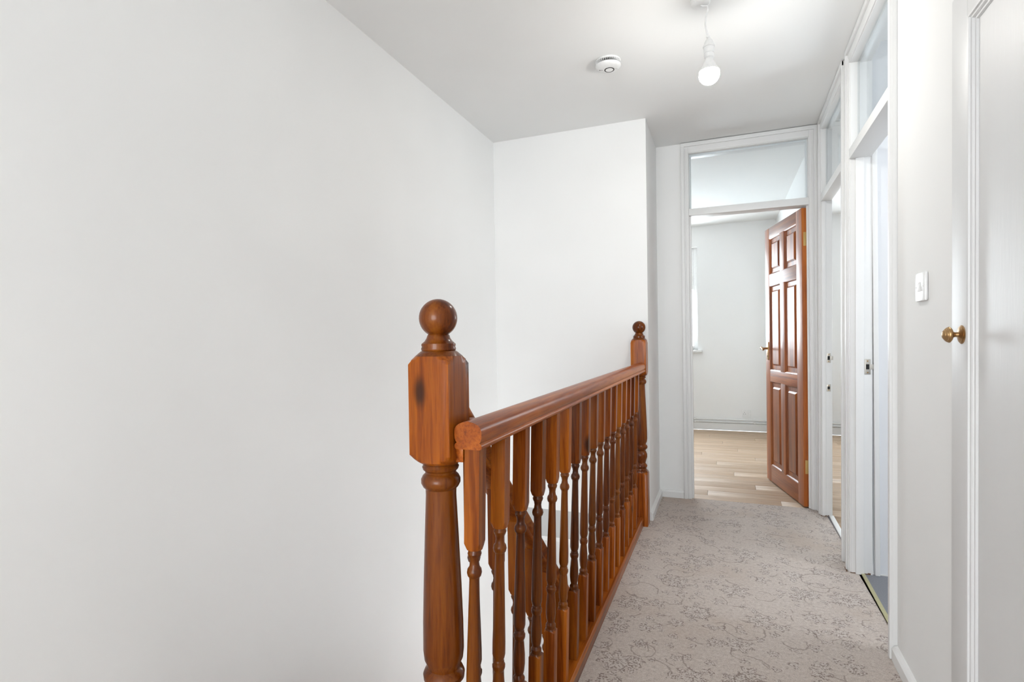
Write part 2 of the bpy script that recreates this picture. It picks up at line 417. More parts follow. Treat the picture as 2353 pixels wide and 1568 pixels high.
# ------------------------------------------------------------------ door frames with glazed overlights
def frame(name, label, TF, a0, a1, depth, lintel, head, stop=(0.028, 0.062), pane=0.038, width=0.052):
    """TF(u, d, z): u along the wall, d into the wall from the architrave face"""
    e = empty(name, TF((a0 + a1) / 2, 0, 0), label, 'door frame', 'structure')
    top = CEIL - 0.004
    for (u0_, u1_, n) in ((a0 - LT, a0, 'jamb'), (a1, a1 + LT, 'jamb')):
        MB().box(u0_, u1_, 0.010, depth, -0.002, top, TF).obj(n, GLOSS, e, 0.0015)
    MB().box(a0, a1, 0.010, depth, head, top, TF).obj('head', GLOSS, e, 0.0015)
    MB().box(a0, a1, 0.004, depth - 0.004, lintel, lintel + 0.047, TF).obj('transom_bar', GLOSS, e, 0.002)
    # stops
    for (u0_, u1_) in ((a0, a0 + 0.012), (a1 - 0.012, a1)):
        MB().box(u0_, u1_, stop[0], stop[1], 0, lintel, TF).obj('door_stop', GLOSS, e, 0.0015)
        MB().box(u0_, u1_, pane + 0.008, depth - 0.006, lintel + 0.047, head, TF).obj('glazing_bead', GLOSS, e, 0.001)
    MB().box(a0 + 0.012, a1 - 0.012, pane + 0.008, depth - 0.006, head - 0.012, head, TF).obj('glazing_bead', GLOSS, e, 0.001)
    MB().box(a0 + 0.004, a1 - 0.004, pane, pane + 0.004, lintel + 0.045, head + 0.002, TF).obj('glass_pane', GLASS, e)
    # two-step architrave
    for (u0_, u1_) in ((a0 - width, a0 - 0.004), (a1 + 0.004, a1 + width)):
        lo = u0_ < a0
        MB().box(u0_, u1_, 0.004, PL + 0.002, 0, top, TF).obj('architrave', GLOSS, e, 0.002)
        p, q = (u0_, u0_ + 0.022) if lo else (u1_ - 0.022, u1_)
        MB().box(p, q, -0.006, 0.006, 0, top, TF).obj('architrave_moulding', GLOSS, e, 0.003)
        p, q = (u0_ + 0.028, u0_ + 0.036) if lo else (u1_ - 0.036, u1_ - 0.028)
        MB().box(p, q, 0.0, 0.006, 0, head + 0.03, TF).obj('architrave_bead', GLOSS, e, 0.002)
    MB().box(a0 - 0.004, a1 + 0.004, 0.004, PL + 0.002, head + 0.004, top, TF).obj('architrave', GLOSS, e, 0.002)
    MB().box(a0 - width, a1 + width, -0.0065, 0.006, top - 0.026, top, TF).obj('architrave_moulding', GLOSS, e, 0.003)
    return e
TD = lambda u, d, z: (u, YD - 0.018 + d, z)
TR = lambda u, d, z: RW(d, u, z)
frame('trim_1', 'white door frame with glazed overlight round the open panelled door', TD, D0, D1, 0.11, 1.990, 2.425)
f_side = frame('trim_2', 'white door frame with overlight nearest the corner, two small strike plates', TR, A0, A1, 0.066, 1.975, 2.425, (0.008, 0.030), 0.032)
f_bath = frame('trim_3', 'white door frame with overlight beside the light switch', TR, B0, B1, 0.098, 1.968, 2.420)

def strike(parent, TF, u, d, z, h, wd, kind):
    b = MB().box(u - 0.002, u, d - wd / 2, d + wd / 2, z - h / 2, z + h / 2, TF)
    if kind == 'latch': b.box(u - 0.0022, u, d + wd / 2 - 0.001, d + wd / 2 + 0.013, z - 0.012, z + 0.012, TF)
    o = b.obj('strike_plate', STEEL, parent, 0.0004); o['label'] = 'small worn metal strike plate'
    bx = MB().box(u - 0.0026, u - 0.001, d - 0.0065, d + 0.0065, z - (0.009 if kind == 'bolt' else 0.012), z + (0.009 if kind == 'bolt' else 0.012), TF)
    bx.obj('keep_hole', BLACKH, o)
    for sgn in (-1, 1):
        MB().box(u - 0.003, u - 0.001, d - 0.003, d + 0.003, z + sgn * (h / 2 - 0.009) - 0.003, z + sgn * (h / 2 - 0.009) + 0.003, TF).obj('screw', BRASS, o, 0.001)
strike(f_side, TR, A1 + 0.0, 0.046, 0.995, 0.060, 0.022, 'latch')
strike(f_side, TR, A1 + 0.0, 0.046, 0.808, 0.045, 0.022, 'bolt')
strike(f_bath, TR, B1 + 0.0, 0.078, 0.985, 0.072, 0.024, 'latch')
MB().box(B1 - 0.003, B1, 0.044, 0.064, 1.345, 1.378, TR).obj('catch_plate', PLASTIC, f_bath, 0.001)

# bare wood where the paint stops short of the carpet
RAW = plain('bare_brown_wood', (0.16, 0.085, 0.045), 0.8)
def foot(parent, TF, u0_, u1_, d0, d1):
    n = 7; st_ = (u1_ - u0_) / n; mb_ = MB()
    for k in range(n):
        h_ = random.uniform(0.002, 0.008)
        mb_.box(u0_ + k * st_, u0_ + (k + 1) * st_, d0, d1, 0, h_, TF)
    mb_.obj('bare_wood_foot', RAW, parent)
foot(f_side, lambda d, u, z: TR(u, d, z), 0.030, 0.068, A1 - 0.0012, A1 + 0.004)
foot(f_side, lambda d, u, z: TR(u, d, z), 0.0, 0.030, A1 - 0.0135, A1 - 0.009)
foot(f_bath, lambda d, u, z: TR(u, d, z), 0.008, 0.09, B1 - 0.0012, B1 + 0.004)
foot(f_bath, TR, B1 + 0.004, B1 + 0.052, -0.0078, -0.004)
# thresholds
tag(MB().box(0.046, 0.072, A0, A1, 0, 0.007, RW).obj('threshold_strip', GLOSS, None, 0.002), 'white threshold strip in the doorway nearest the corner', 'threshold')
tag(MB().box(0.050, 0.066, B0, B1, 0, 0.006, RW).obj('threshold_strip', STRIP, None, 0.002), 'dull gold threshold strip by the grey vinyl', 'threshold')

# ------------------------------------------------------------------ rooms beyond
RC = 2.52
YF = 7.05
def planks(name, x0, x1, y0, y1, label):
    e = empty(name, (x0, y0, 0), label, 'floor', 'structure')
    W_, LEN = 0.1285, 1.28
    me = MB().box(0, LEN - 0.002, 0, W_ - 0.0012, -0.012, -0.002).mesh('plank', LAMINATE, 0.0008)
    row = 0; y = y0
    while y < y1 - 0.01:
        x = x0 - LEN * ((row * 0.37) % 1.0)
        while x < x1:
            o = link('plank', me, e)
            a, b_ = max(x, x0), min(x + LEN, x1)
            o.location = (a - x0, y - y0, 0); o.scale = ((b_ - a) / LEN, min(1.0, (y1 - y) / W_), 1)
            x += LEN
        y += W_; row += 1
    MB().box(x0, x1, y0, y1, -0.05, -0.012).obj('underlay', VINYL, e)
    return e
planks('floor_bedroom', -2.2, 0.60, YD + 0.0, YF, 'pale oak laminate floor beyond the panelled door')
planks('floor_side_room', 0.62, 3.4, 3.10, YF, 'pale laminate floor through the doorway nearest the corner')
# bedroom (left room)
WX0, WX1, WZ0, WZ1 = -1.55, -0.285, 0.985, 2.26
w = MB().box(-2.3, WX0, YF, YF + 0.25, 0, RC).box(WX1, 0.60, YF, YF + 0.25, 0, RC).box(WX0, WX1, YF, YF + 0.25, 0, WZ0).box(WX0, WX1, YF, YF + 0.25, WZ1, RC)
tag(w.obj('wall_bedroom_far', ROOMW), 'white far wall of the room with a window and socket', 'wall', 'structure')
tag(MB().box(-2.3, -2.2, YD, YF, 0, RC).obj('wall_bedroom_left', ROOMW), 'white side wall of the room beyond the panelled door', 'wall', 'structure')
tag(MB().box(0.60, 0.655, YD + 0.09, YF, 0, RC).obj('wall_partition', ROOMW), 'white partition behind the panelled door', 'wall', 'structure')
tag(MB().box(-2.3, 0.65, YD + 0.06, YF + 0.2, RC, RC + 0.1).obj('ceiling_bedroom', CEILP), 'white ceiling of the room seen through the overlight', 'ceiling', 'structure')
tag(MB().box(-2.3, XR - 0.1, YD, YD + 0.09, 0, RC).obj('wall_bedroom_near', ROOMW), 'hidden near wall of the room beyond', 'wall', 'structure')
# side room
w = MB().box(0.60, 1.55, YF, YF + 0.25, 0, RC).box(3.0, 3.5, YF, YF + 0.25, 0, RC).box(1.55, 3.0, YF, YF + 0.25, 0, WZ0).box(1.55, 3.0, YF, YF + 0.25, WZ1, RC)
tag(w.obj('wall_side_room_far', ROOMW), 'white far wall through the doorway nearest the corner', 'wall', 'structure')
tag(MB().box(3.4, 3.5, 3.0, YF, 0, RC).obj('wall_side_room_right', ROOMW), 'white right wall of the side room', 'wall', 'structure')
tag(MB().box(0.64, 3.5, 3.03, YF + 0.2, RC, RC + 0.1).obj('ceiling_side_room', CEILP), 'white ceiling of the side room', 'ceiling', 'structure')
# bathroom, its far wall just behind the jamb
tag(MB().box(0.655, 3.5, B1 + 0.012, B1 + 0.06, -0.02, RC).obj('wall_bathroom', BATHW), 'cool grey-white wall just inside the nearer doorway', 'wall', 'structure')
w = MB().box(2.4, 2.5, 1.2, 1.75, 0, RC).box(2.4, 2.5, 2.55, 3.0, 0, RC).box(2.4, 2.5, 1.75, 2.55, 0, 1.15).box(2.4, 2.5, 1.75, 2.55, 2.05, RC)
tag(w.obj('wall_bathroom_right', BATHW), 'outer wall of the bathroom', 'wall', 'structure')
tag(MB().box(0.65, 2.5, 1.1, 1.2, 0, RC).obj('wall_bathroom_near', BATHW), 'near wall of the bathroom', 'wall', 'structure')
tag(MB().box(0.69, 2.5, 1.1, 3.03, RC, RC + 0.1).obj('ceiling_bathroom', CEILP), 'ceiling of the bathroom', 'ceiling', 'structure')
tag(MB().box(0.59, 2.5, 1.2, B1 + 0.012, -0.05, 0.0).obj('floor_bathroom', VINYL), 'speckled grey vinyl inside the nearer doorway', 'floor', 'structure')
tag(MB().box(0.657, 0.678, B1 - 0.004, B1 + 0.012, 0, 2.05).obj('trim_4', GLOSS, None, 0.003), 'narrow white cover strip inside the nearer doorway', 'trim', 'structure')
tag(MB().box(0.678, 2.4, B1 + 0.006, B1 + 0.012, 0, 0.006).obj('trim_5', GLOSS, None, 0.001), 'thin white sealant line along the vinyl edge', 'trim', 'structure')

# windows
def window(name, label, x0, x1, z0, z1, y, sgn=1, sill=True):
    e = empty(name, ((x0 + x1) / 2, y, z0), label, 'window', 'structure')
    a, b_ = (y, y + 0.06 * sgn); ya, yb = min(a, b_), max(a, b_)
    fw = 0.05
    MB().box(x0, x0 + fw, ya, yb, z0, z1).obj('frame', PLASTIC, e, 0.004)
    MB().box(x1 - fw, x1, ya, yb, z0, z1).obj('frame', PLASTIC, e, 0.004)
    MB().box(x0 + fw, x1 - fw, ya, yb, z1 - fw, z1).obj('frame', PLASTIC, e, 0.004)
    MB().box(x0 + fw, x1 - fw, ya, yb, z0, z0 + fw).obj('frame', PLASTIC, e, 0.004)
    zm = z0 + (z1 - z0) * 0.62; xm = (x0 + x1) / 2
    MB().box(x0 + fw, x1 - fw, ya, yb, zm - 0.03, zm + 0.03).obj('transom', PLASTIC, e, 0.004)
    MB().box(xm - 0.03, xm + 0.03, ya, yb, z0 + fw, z1 - fw).obj('mullion', PLASTIC, e, 0.004)
    for (p, q) in ((x0 + fw, xm - 0.03), (xm + 0.03, x1 - fw)):
        for (s0, s1, sash) in ((z0 + fw, zm - 0.03, False), (zm + 0.03, z1 - fw, True)):
            if sash:
                sh = MB()
                for bx in ((p, p + 0.028, s0, s1), (q - 0.028, q, s0, s1), (p + 0.028, q - 0.028, s0, s0 + 0.028), (p + 0.028, q - 0.028, s1 - 0.028, s1)):
                    sh.box(bx[0], bx[1], ya - 0.006, yb - 0.004, bx[2], bx[3])
                so = sh.obj('opening_sash', PLASTIC, e, 0.003)
                g = MB()
                for bx in ((p + 0.028, p + 0.034, s0 + 0.028, s1 - 0.028), (q - 0.034, q - 0.028, s0 + 0.028, s1 - 0.028), (p + 0.034, q - 0.034, s1 - 0.034, s1 - 0.028)):
                    g.box(bx[0], bx[1], ya + 0.004, ya + 0.014, bx[2], bx[3])
                g.obj('gasket', DARK, so)
            MB().box(p, q, (ya + yb) / 2 - 0.003, (ya + yb) / 2 + 0.003, s0, s1).obj('pane', GLASS, e)
    if sill:
        MB().box(x0 - 0.05, x1 + 0.045, y - 0.20 * sgn if sgn < 0 else YF - 0.045, y, z0 - 0.03, z0).obj('sill', GLOSS, e, 0.005)
    return e
window('window_1', 'white framed window at the far left of the room beyond', WX0, WX1, WZ0, WZ1, YF + 0.07)
window('window_2', 'window of the side room, out of sight', 1.55, 3.0, WZ0, WZ1, YF + 0.07)
window('window_added', 'unseen window added behind the viewpoint', -1.33, 0.43, 0.34, 2.28, -3.22, -1, sill=False)

def skirt_pipes(x0, x1, label_s, label_p, clips):
    s = MB().sweep([(0, 0.006), (0.018, 0.006), (0.018, 0.085), (0.012, 0.092), (0, 0.094)], (x0, YF, 0), (x1, YF, 0), (0, -1, 0), (0, 0, 1))
    tag(s.obj('baseboard_far', GLOSS), label_s, 'skirting board', 'structure')
    for i, z in enumerate((0.104, 0.136)):
        p = empty('heating_pipe', (x0, YF - 0.026, z), label_p[i], 'pipe', None, 'heating pipes along the far skirting')
        MB().tube([(x0, YF - 0.024, z), (x1, YF - 0.024, z)], 0.008, 12).obj('pipe_run', GLOSS, p)
        for cx_ in clips:
            MB().box(cx_ - 0.011, cx_ + 0.011, YF - 0.036, YF, z - 0.012, z + 0.012).obj('pipe_clip', PLASTIC, p, 0.003)
skirt_pipes(-2.2, 0.60, 'white skirting along the far wall of the room', ('lower of the two white heating pipes above the far skirting', 'upper of the two white heating pipes above the far skirting'), (-0.33, 0.345))
skirt_pipes(0.655, 3.4, 'white skirting glimpsed through the doorway nearest the corner', ('lower white heating pipe glimpsed through the corner doorway', 'upper white heating pipe glimpsed through the corner doorway'), (1.13,))

# single socket on the far wall
so = empty('wall_socket', (0.258, YF, 0.213), 'white electrical socket low on the far wall', 'socket')
MB().box(0.214, 0.302, YF - 0.010, YF, 0.172, 0.256).obj('face_plate', PLASTIC, so, 0.004)
for (dx, dz, ww, hh) in ((-0.022, 0.014, 0.004, 0.008), (-0.033, -0.004, 0.008, 0.004), (-0.011, -0.004, 0.008, 0.004)):
    MB().box(0.258 + dx - ww / 2, 0.258 + dx + ww / 2, YF - 0.0108, YF - 0.009, 0.213 + dz - hh / 2, 0.213 + dz + hh / 2).obj('pin_hole', DARK, so)
MB().box(0.276, 0.287, YF - 0.014, YF - 0.008, 0.205, 0.227).obj('rocker_switch', PLASTIC, so, 0.002)

# ------------------------------------------------------------------ six-panel pine door, ajar into the room
LW, LH, LTK = 0.752, 1.968, 0.040
dr = empty('door_1', (0.489, YD + 0.012, 0.008), 'varnished pine six-panel door standing open into the far room', 'door', 'structure')
dr.rotation_euler = (0, 0, math.radians(90 + 13.0))    # local +x runs from hinge to free edge, local +y towards the hall's left
def dbox(name, mat, x0, x1, z0, z1, t0=-LTK, t1=0.0, bev=0.0015, parent=None):
    mb = MB().box(x0, x1, t0, t1, z0, z1); o = link(name, mb.mesh(name, mat, bev), parent or dr); return o
cols = ((0.098, 0.332), (0.420, 0.654))
rows = ((0.125, 0.780), (0.866, 1.520), (1.607, 1.886))
dbox('stile', DOOR_Z, 0, 0.098, 0, LH); dbox('stile', DOOR_Z, 0.654, LW, 0, LH)
for (z0, z1) in ((0, 0.125), (0.780, 0.866), (1.520, 1.607), (1.886, LH)): dbox('rail', DOOR_X, 0.098, 0.654, z0, z1)
for (z0, z1) in rows:
    dbox('muntin', DOOR_Z, 0.332, 0.420, z0, z1)
    for (x0, x1) in cols:
        pn = MB()
        for s_, base in ((1, -0.012), (-1, -LTK + 0.012)):
            i0, i1, d = 0.040, 0.052, 0.009
            a = [(x0, base, z0), (x1, base, z0), (x1, base, z1), (x0, base, z1)]
            q = [(x0 + i0, base - 0.001 * s_, z0 + i0), (x1 - i0, base - 0.001 * s_, z0 + i0), (x1 - i0, base - 0.001 * s_, z1 - i0), (x0 + i0, base - 0.001 * s_, z1 - i0)]
            r_ = [(x0 + i1, base + d * s_, z0 + i1), (x1 - i1, base + d * s_, z0 + i1), (x1 - i1, base + d * s_, z1 - i1), (x0 + i1, base + d * s_, z1 - i1)]
            pn.add(a + q + r_, [(0, 1, 5, 4), (1, 2, 6, 5), (2, 3, 7, 6), (3, 0, 4, 7), (4, 5, 9, 8), (5, 6, 10, 9), (6, 7, 11, 10), (7, 4, 8, 11), (8, 9, 10, 11)])
        po = link('panel', pn.mesh('panel', DOOR_Z), dr)
        # quarter-round moulding round the recess on the near face
        md = MB()
        for (p0, p1, n_) in (((x0, 0, z0), (x1, 0, z0), (0, 0, 1)), ((x0, 0, z1), (x1, 0, z1), (0, 0, -1)), ((x0, 0, z0), (x0, 0, z1), (1, 0, 0)), ((x1, 0, z0), (x1, 0, z1), (-1, 0, 0))):
            md.sweep([(0, 0.0), (0.003, -0.001), (0.009, -0.007), (0.011, -0.012), (0, -0.0125)], p0, p1, n_, (0, 1, 0))
        link('panel_moulding', md.mesh('panel_moulding', DOOR_Z), po)
for z in (0.262, 1.765):
    h = MB().box(-0.0015, 0.0, -0.036, -0.010, z - 0.045, z + 0.045)
    ho = link('hinge', h.mesh('hinge', BRASSY, 0.0004), dr); ho['label'] = 'brass butt hinge'
    k = MB().lathe([(z - 0.045, 0.005), (z + 0.045, 0.005)], 12, None, lambda x, y, zz: (x - 0.004, y - LTK - 0.002, zz))
    link('hinge_knuckle', k.mesh('hinge_knuckle', BRASSY), ho)
# lever handle, near face (local +y side)
ha = dbox('handle_plate', BRASS, LW - 0.075, LW - 0.038, 0.945, 1.085, 0.0, 0.006, 0.003)
mt_ = MB().tube([(LW - 0.056, 0.004, 1.035), (LW - 0.056, 0.030, 1.035), (LW - 0.056, 0.050, 1.037)], [0.010, 0.008, 0.008], 12)
link('handle_neck', mt_.mesh('handle_neck', BRASS), ha)
mt_ = MB().tube([(LW - 0.052, 0.052, 1.036), (LW - 0.075, 0.056, 1.042), (LW - 0.105, 0.060, 1.036), (LW - 0.135, 0.062, 1.026), (LW - 0.150, 0.064, 1.030), (LW - 0.156, 0.070, 1.036)],
                [0.009, 0.010, 0.008, 0.007, 0.008, 0.006], 12)
link('handle_lever', mt_.mesh('handle_lever', BRASS), ha)
k = MB().lathe([(0, 0.0045), (0.0015, 0.0045)], 12, None, lambda x, y, z: (LW - 0.056 + x, 0.006 + z, 0.975 + y))
link('keyhole', k.mesh('keyhole', BLACKH), ha)

# ------------------------------------------------------------------ cupboard door on the right with brass knob
dr2 = empty('door_2', RW(PL, (CL0 + CL1) / 2, 0), 'white painted cupboard door with moulded panel and brass knob', 'door', 'structure')
DF = PL - 0.004
PY0, PY1, PZ0, PZ1 = CL0 + 0.098, CL1 - 0.098, 0.14, 1.893
def d2(name, y0, y1, z0, z1, x0=DF, x1=DF + 0.036, bev=0.002, mat=EGG): return MB().box(x0, x1, y0, y1, z0, z1, RW).obj(name, mat, dr2, bev)
d2('stile', PY1, CL1 - 0.002, 0.006, 1.980); d2('stile', CL0 + 0.002, PY0, 0.006, 1.980)
d2('rail', PY0, PY1, PZ1, 1.980); d2('rail', PY0, PY1, 0.006, PZ0)
d2('panel', PY0 + 0.014, PY1 - 0.014, PZ0 + 0.014, PZ1 - 0.014, DF + 0.017, DF + 0.024, 0.0)
sec = [(0.0, 0.0), (0.006, 0.001), (0.008, 0.005), (0.014, 0.006), (0.017, 0.009), (0.018, 0.011), (0.024, 0.012), (0.027, 0.016), (0.027, 0.030), (0.0, 0.030)]
# mitred moulding ring
mb = MB()
ring = []
for a, b_ in [(p * 0.72, q) for p, q in sec]:
    ring.append([(DF + b_, PY0 + a, PZ0 + a), (DF + b_, PY1 - a, PZ0 + a), (DF + b_, PY1 - a, PZ1 - a), (DF + b_, PY0 + a, PZ1 - a)])
for side in range(4):
    vs_ = []; n = len(sec)
    for rr in ring: vs_ += [rr[side], rr[(side + 1) % 4]]
    fs = [(2 * i, 2 * i + 1, 2 * ((i + 1) % n) + 1, 2 * ((i + 1) % n)) for i in range(n)]
    MB().add(vs_, fs, RW).obj('panel_moulding', EGG, dr2, 0.0, 12)
# knob
KY, KZ = 1.636, 1.131
def KT(x, y, z): z = z * 0.68; p = RW(DF, KY, KZ); return (p[0] - z, p[1] + x, p[2] + y)
kn = MB().lathe([(0, 0.0225), (0.002, 0.0232), (0.0035, 0.0215), (0.0045, 0.0195), (0.006, 0.0200), (0.0075, 0.0170), (0.009, 0.0150), (0.0105, 0.0105), (0.012, 0.007)], 36, None, KT)
ko = kn.obj('door_knob', BRASS, dr2, 0, 25); ko['label'] = 'aged brass beehive knob on a ringed rose'
prof = [(0.010, 0.0068), (0.020, 0.0058), (0.026, 0.0072), (0.029, 0.0105), (0.032, 0.0160), (0.0355, 0.0190), (0.039, 0.0200), (0.041, 0.0190), (0.0425, 0.0188), (0.0455, 0.0178), (0.047, 0.0160), (0.0485, 0.0158), (0.051, 0.0140), (0.0525, 0.0118), (0.054, 0.0114), (0.057, 0.0085), (0.0588, 0.0045), (0.0592, 0.001)]
MB().lathe(prof, 36, None, KT).obj('knob_head', BRASS, ko, 0, 22)

# ------------------------------------------------------------------ light switch
SY, SZ = 1.940, 1.275
sw = empty('light_switch', RW(PL, SY, SZ), 'white single rocker light switch on the right wall', 'light switch')
MB().box(PL - 0.010, PL, SY - 0.043, SY + 0.043, SZ - 0.043, SZ + 0.043, RW).obj('face_plate', PLASTIC, sw, 0.005)
mb = MB().add([(PL - 0.0095, SY - 0.009, SZ - 0.014), (PL - 0.0095, SY + 0.009, SZ - 0.014), (PL - 0.0095, SY + 0.009, SZ + 0.014), (PL - 0.0095, SY - 0.009, SZ + 0.014),
               (PL - 0.0165, SY - 0.009, SZ - 0.013), (PL - 0.0165, SY + 0.009, SZ - 0.013), (PL - 0.0110, SY + 0.009, SZ + 0.014), (PL - 0.0110, SY - 0.009, SZ + 0.014)],
              [(0, 3, 2, 1), (4, 5, 6, 7), (0, 1, 5, 4), (1, 2, 6, 5), (2, 3, 7, 6), (3, 0, 4, 7)], RW)
mb.obj('rocker', PLASTIC, sw, 0.001)
for s_ in (-1, 1):
    MB().lathe([(0, 0.0026), (0.0108, 0.0026)], 12, None, lambda x, y, z, s_=s_: RW(PL - z, SY + 0.030 * s_ + x, SZ + y)).obj('screw', PLASTIC_G, sw)

# ------------------------------------------------------------------ turned joinery
def stain(me, ranges):          # turned lengths took a darker stain than the square lengths
    me.materials.append(WOOD_T)
    for p in me.polygons:
        if any(a < p.center[2] < b_ for a, b_ in ranges): p.material_index = 1
    return me
def rail_section(w_=0.059, h_=0.070):
    hw_ = w_ / 2
    r_ = [(hw_ - 0.003, 0.0), (hw_ - 0.0005, 0.003), (hw_, 0.008), (hw_ - 0.001, 0.013), (hw_ - 0.005, 0.0165), (hw_ - 0.003, 0.020), (hw_ - 0.001, 0.026), (hw_, 0.034),
          (hw_ - 0.0005, 0.046), (hw_ - 0.002, 0.053), (hw_ - 0.005, 0.0585), (hw_ - 0.010, 0.0630), (hw_ - 0.017, 0.0670), (hw_ - 0.024, 0.0690), (0.0, h_)]
    r_ = [(a, b_ * 0.786) for a, b_ in r_]
    return r_ + [(-a, b_) for a, b_ in reversed(r_[:-1])]
ba = empty('landing_balustrade', (-0.475, 2.15, 0), 'varnished orange pine balustrade along the landing edge with ball-topped newels', 'balustrade')

def newel_meshes(hw):
    big = 1.0
    body = [(-0.30, big), (0.292, big), (0.302, 0.052), (0.310, 0.043), (0.314, 0.036), (0.322, 0.034), (0.330, 0.037), (0.336, 0.040), (0.344, 0.038), (0.350, 0.032), (0.356, 0.030),
            (0.372, 0.034), (0.392, 0.040), (0.410, 0.0395), (0.424, 0.034), (0.430, 0.030), (0.436, 0.033), (0.446, 0.0415), (0.455, 0.0425), (0.463, 0.039), (0.468, 0.033), (0.474, 0.034),
            (0.486, 0.0395), (0.505, 0.0415), (0.560, 0.0410), (0.640, 0.0385), (0.740, 0.0345), (0.822, 0.0310), (0.834, 0.0315), (0.838, 0.0360), (0.846, 0.0400), (0.854, 0.0400),
            (0.861, 0.0365), (0.866, 0.0310), (0.870, 0.0320), (0.874, 0.0360), (0.879, 0.0375), (0.884, 0.0345), (0.888, 0.0400), (0.893, 0.0480), (0.899, 0.0550), (0.908, big),
            (1.088, big), (1.097, 0.056), (1.104, 0.048), (1.110, 0.041), (1.114, 0.036)]
    cap = [(1.110, 0.030), (1.115, 0.0345), (1.119, 0.0355), (1.123, 0.0340), (1.126, 0.0350), (1.129, 0.0345), (1.134, 0.0285), (1.140, 0.0245), (1.146, 0.0225)]
    c0, R_ = 1.181, 0.0390
    for k in range(0, 19):
        a = math.radians(-58 + k * (148 / 18)); cap.append((c0 + R_ * math.sin(a), max(0.0008, R_ * math.cos(a))))
    return stain(MB().lathe(body, 64, hw).mesh('newel_post', WOOD_Z, 0, 28), ((0.305, 0.89), (1.103, 1.3))), MB().lathe(cap, 48).mesh('ball_cap', WOOD_T, 0, 40)
nb, nc = newel_meshes(0.045)
def newel(x, y, z, parent, lab):
    o = link('newel_post', nb, parent); o.location = Vector((x, y, z)) - parent.location; o['label'] = lab
    c_ = link('ball_cap', nc, o)
    return o
newel(-0.540, 0.967, 0.0, ba, 'near newel post with ball cap')
newel(-0.475, 3.335, 0.022, ba, 'far newel post with ball cap')

sec = rail_section()
MB().sweep(sec, (-0.463, 0.938, 0.922), (-0.463, 3.29, 0.935), (1, 0, 0), (0, 0, 1)).obj('handrail', WOOD_Y, ba, 0, 50)
# block that ties the lapped rail to the near newel
MB().box(-0.500, -0.480, 0.950, 1.000, 0.893, 0.925).obj('rail_bracket', WOOD_Y, ba, 0.002)
MB().box(-0.530, -0.490, 1.008, 1.040, 0.926, 0.970).obj('rail_spur', WOOD_Y, ba, 0.004)
bs = [(-0.031, 0), (0.027, 0), (0.027, 0.034), (0.031, 0.040), (0.031, 0.046), (0.024, 0.055), (-0.024, 0.055), (-0.031, 0.046)]
MB().sweep(bs, (-0.484, 1.01, 0.0), (-0.484, 3.29, 0.0), (1, 0, 0), (0, 0, 1)).obj('base_rail', WOOD_B, ba, 0, 50)

big = 0.2
turned = [(0.287, 0.0165), (0.291, 0.0138), (0.296, 0.0145), (0.301, 0.0145), (0.305, 0.0120), (0.309, 0.0105), (0.318, 0.0128), (0.336, 0.0146), (0.360, 0.0142), (0.385, 0.0122), (0.394, 0.0112),
          (0.398, 0.0130), (0.403, 0.0146), (0.409, 0.0146), (0.413, 0.0122), (0.417, 0.0122), (0.420, 0.0108), (0.424, 0.0126), (0.433, 0.0146), (0.460, 0.0146), (0.540, 0.0128), (0.656, 0.0102), (0.661, 0.0108),
          (0.664, 0.0135), (0.671, 0.0153), (0.678, 0.0140), (0.683, 0.0105), (0.692, 0.0092), (0.701, 0.0108), (0.704, 0.0128), (0.709, 0.0142), (0.714, 0.0128), (0.7165, 0.0122), (0.718, 0.0160), (0.724, 0.0188), (0.732, 0.0226)]
LEAN = lambda x, y, z: (x - 0.023 * (0.90 - z) / 0.84, y, z)
bmesh_l = MB().lathe([(0.050, big), (0.283, big)] + turned + [(0.734, big), (0.930, big)], 32, 0.016, LEAN).mesh('baluster', WOOD_Z, 0, 30); stain(bmesh_l, ((0.286, 0.719),))
for i in range(17):
    o = link('baluster', bmesh_l, ba)
    o.location = Vector((-0.461, 0.951 + 0.016 + 0.1318 * i + (0.012 if i == 16 else 0), 0)) - ba.location

# ------------------------------------------------------------------ stairs and their own balustrade
SX = -0.540
RAKE = lambda y: 1.990 - 0.9377 * y
stb = empty('stair_balustrade', (SX, 1.05, 0.2), 'raking pine balustrade descending the stairs behind the landing balusters', 'balustrade')
ang = math.atan(0.9377)
nrm = Vector((0, math.sin(ang), math.cos(ang)))
p0 = Vector((SX, 1.012, RAKE(1.012))) - nrm * 0.055; p1 = Vector((SX, 3.74, RAKE(3.74))) - nrm * 0.055
MB().sweep(sec, p0, p1, (1, 0, 0), nrm).obj('handrail', WOOD_Y, stb, 0, 50)
# string board
st = MB()
vs_ = []
for x in (SX - 0.02, SX + 0.02):
    for (y, dz) in ((1.012, -0.86), (3.74, -0.86), (3.74, -1.16), (1.012, -1.16)): vs_.append((x, y, RAKE(y) + dz))
st.add(vs_, [(0, 1, 2, 3), (7, 6, 5, 4), (0, 4, 5, 1), (1, 5, 6, 2), (2, 6, 7, 3), (3, 7, 4, 0)])
st.obj('string_board', WOOD_Y, stb, 0.003)
bst = MB().lathe([(-0.02, big), (0.283, big)] + turned + [(0.734, big), (0.960, big)], 32, 0.016).mesh('baluster', WOOD_Z, 0, 30); stain(bst, ((0.286, 0.719),))
for i in range(20):
    y = 1.116 + 0.1315 * i
    if y > 3.66: break
    o = link('baluster', bst, stb); o.location = Vector((SX, y, RAKE(y) - 0.265 - 0.716)) - stb.location
newel(SX, 3.78, RAKE(3.78) - 1.02, stb, 'newel at the foot of the stairs')

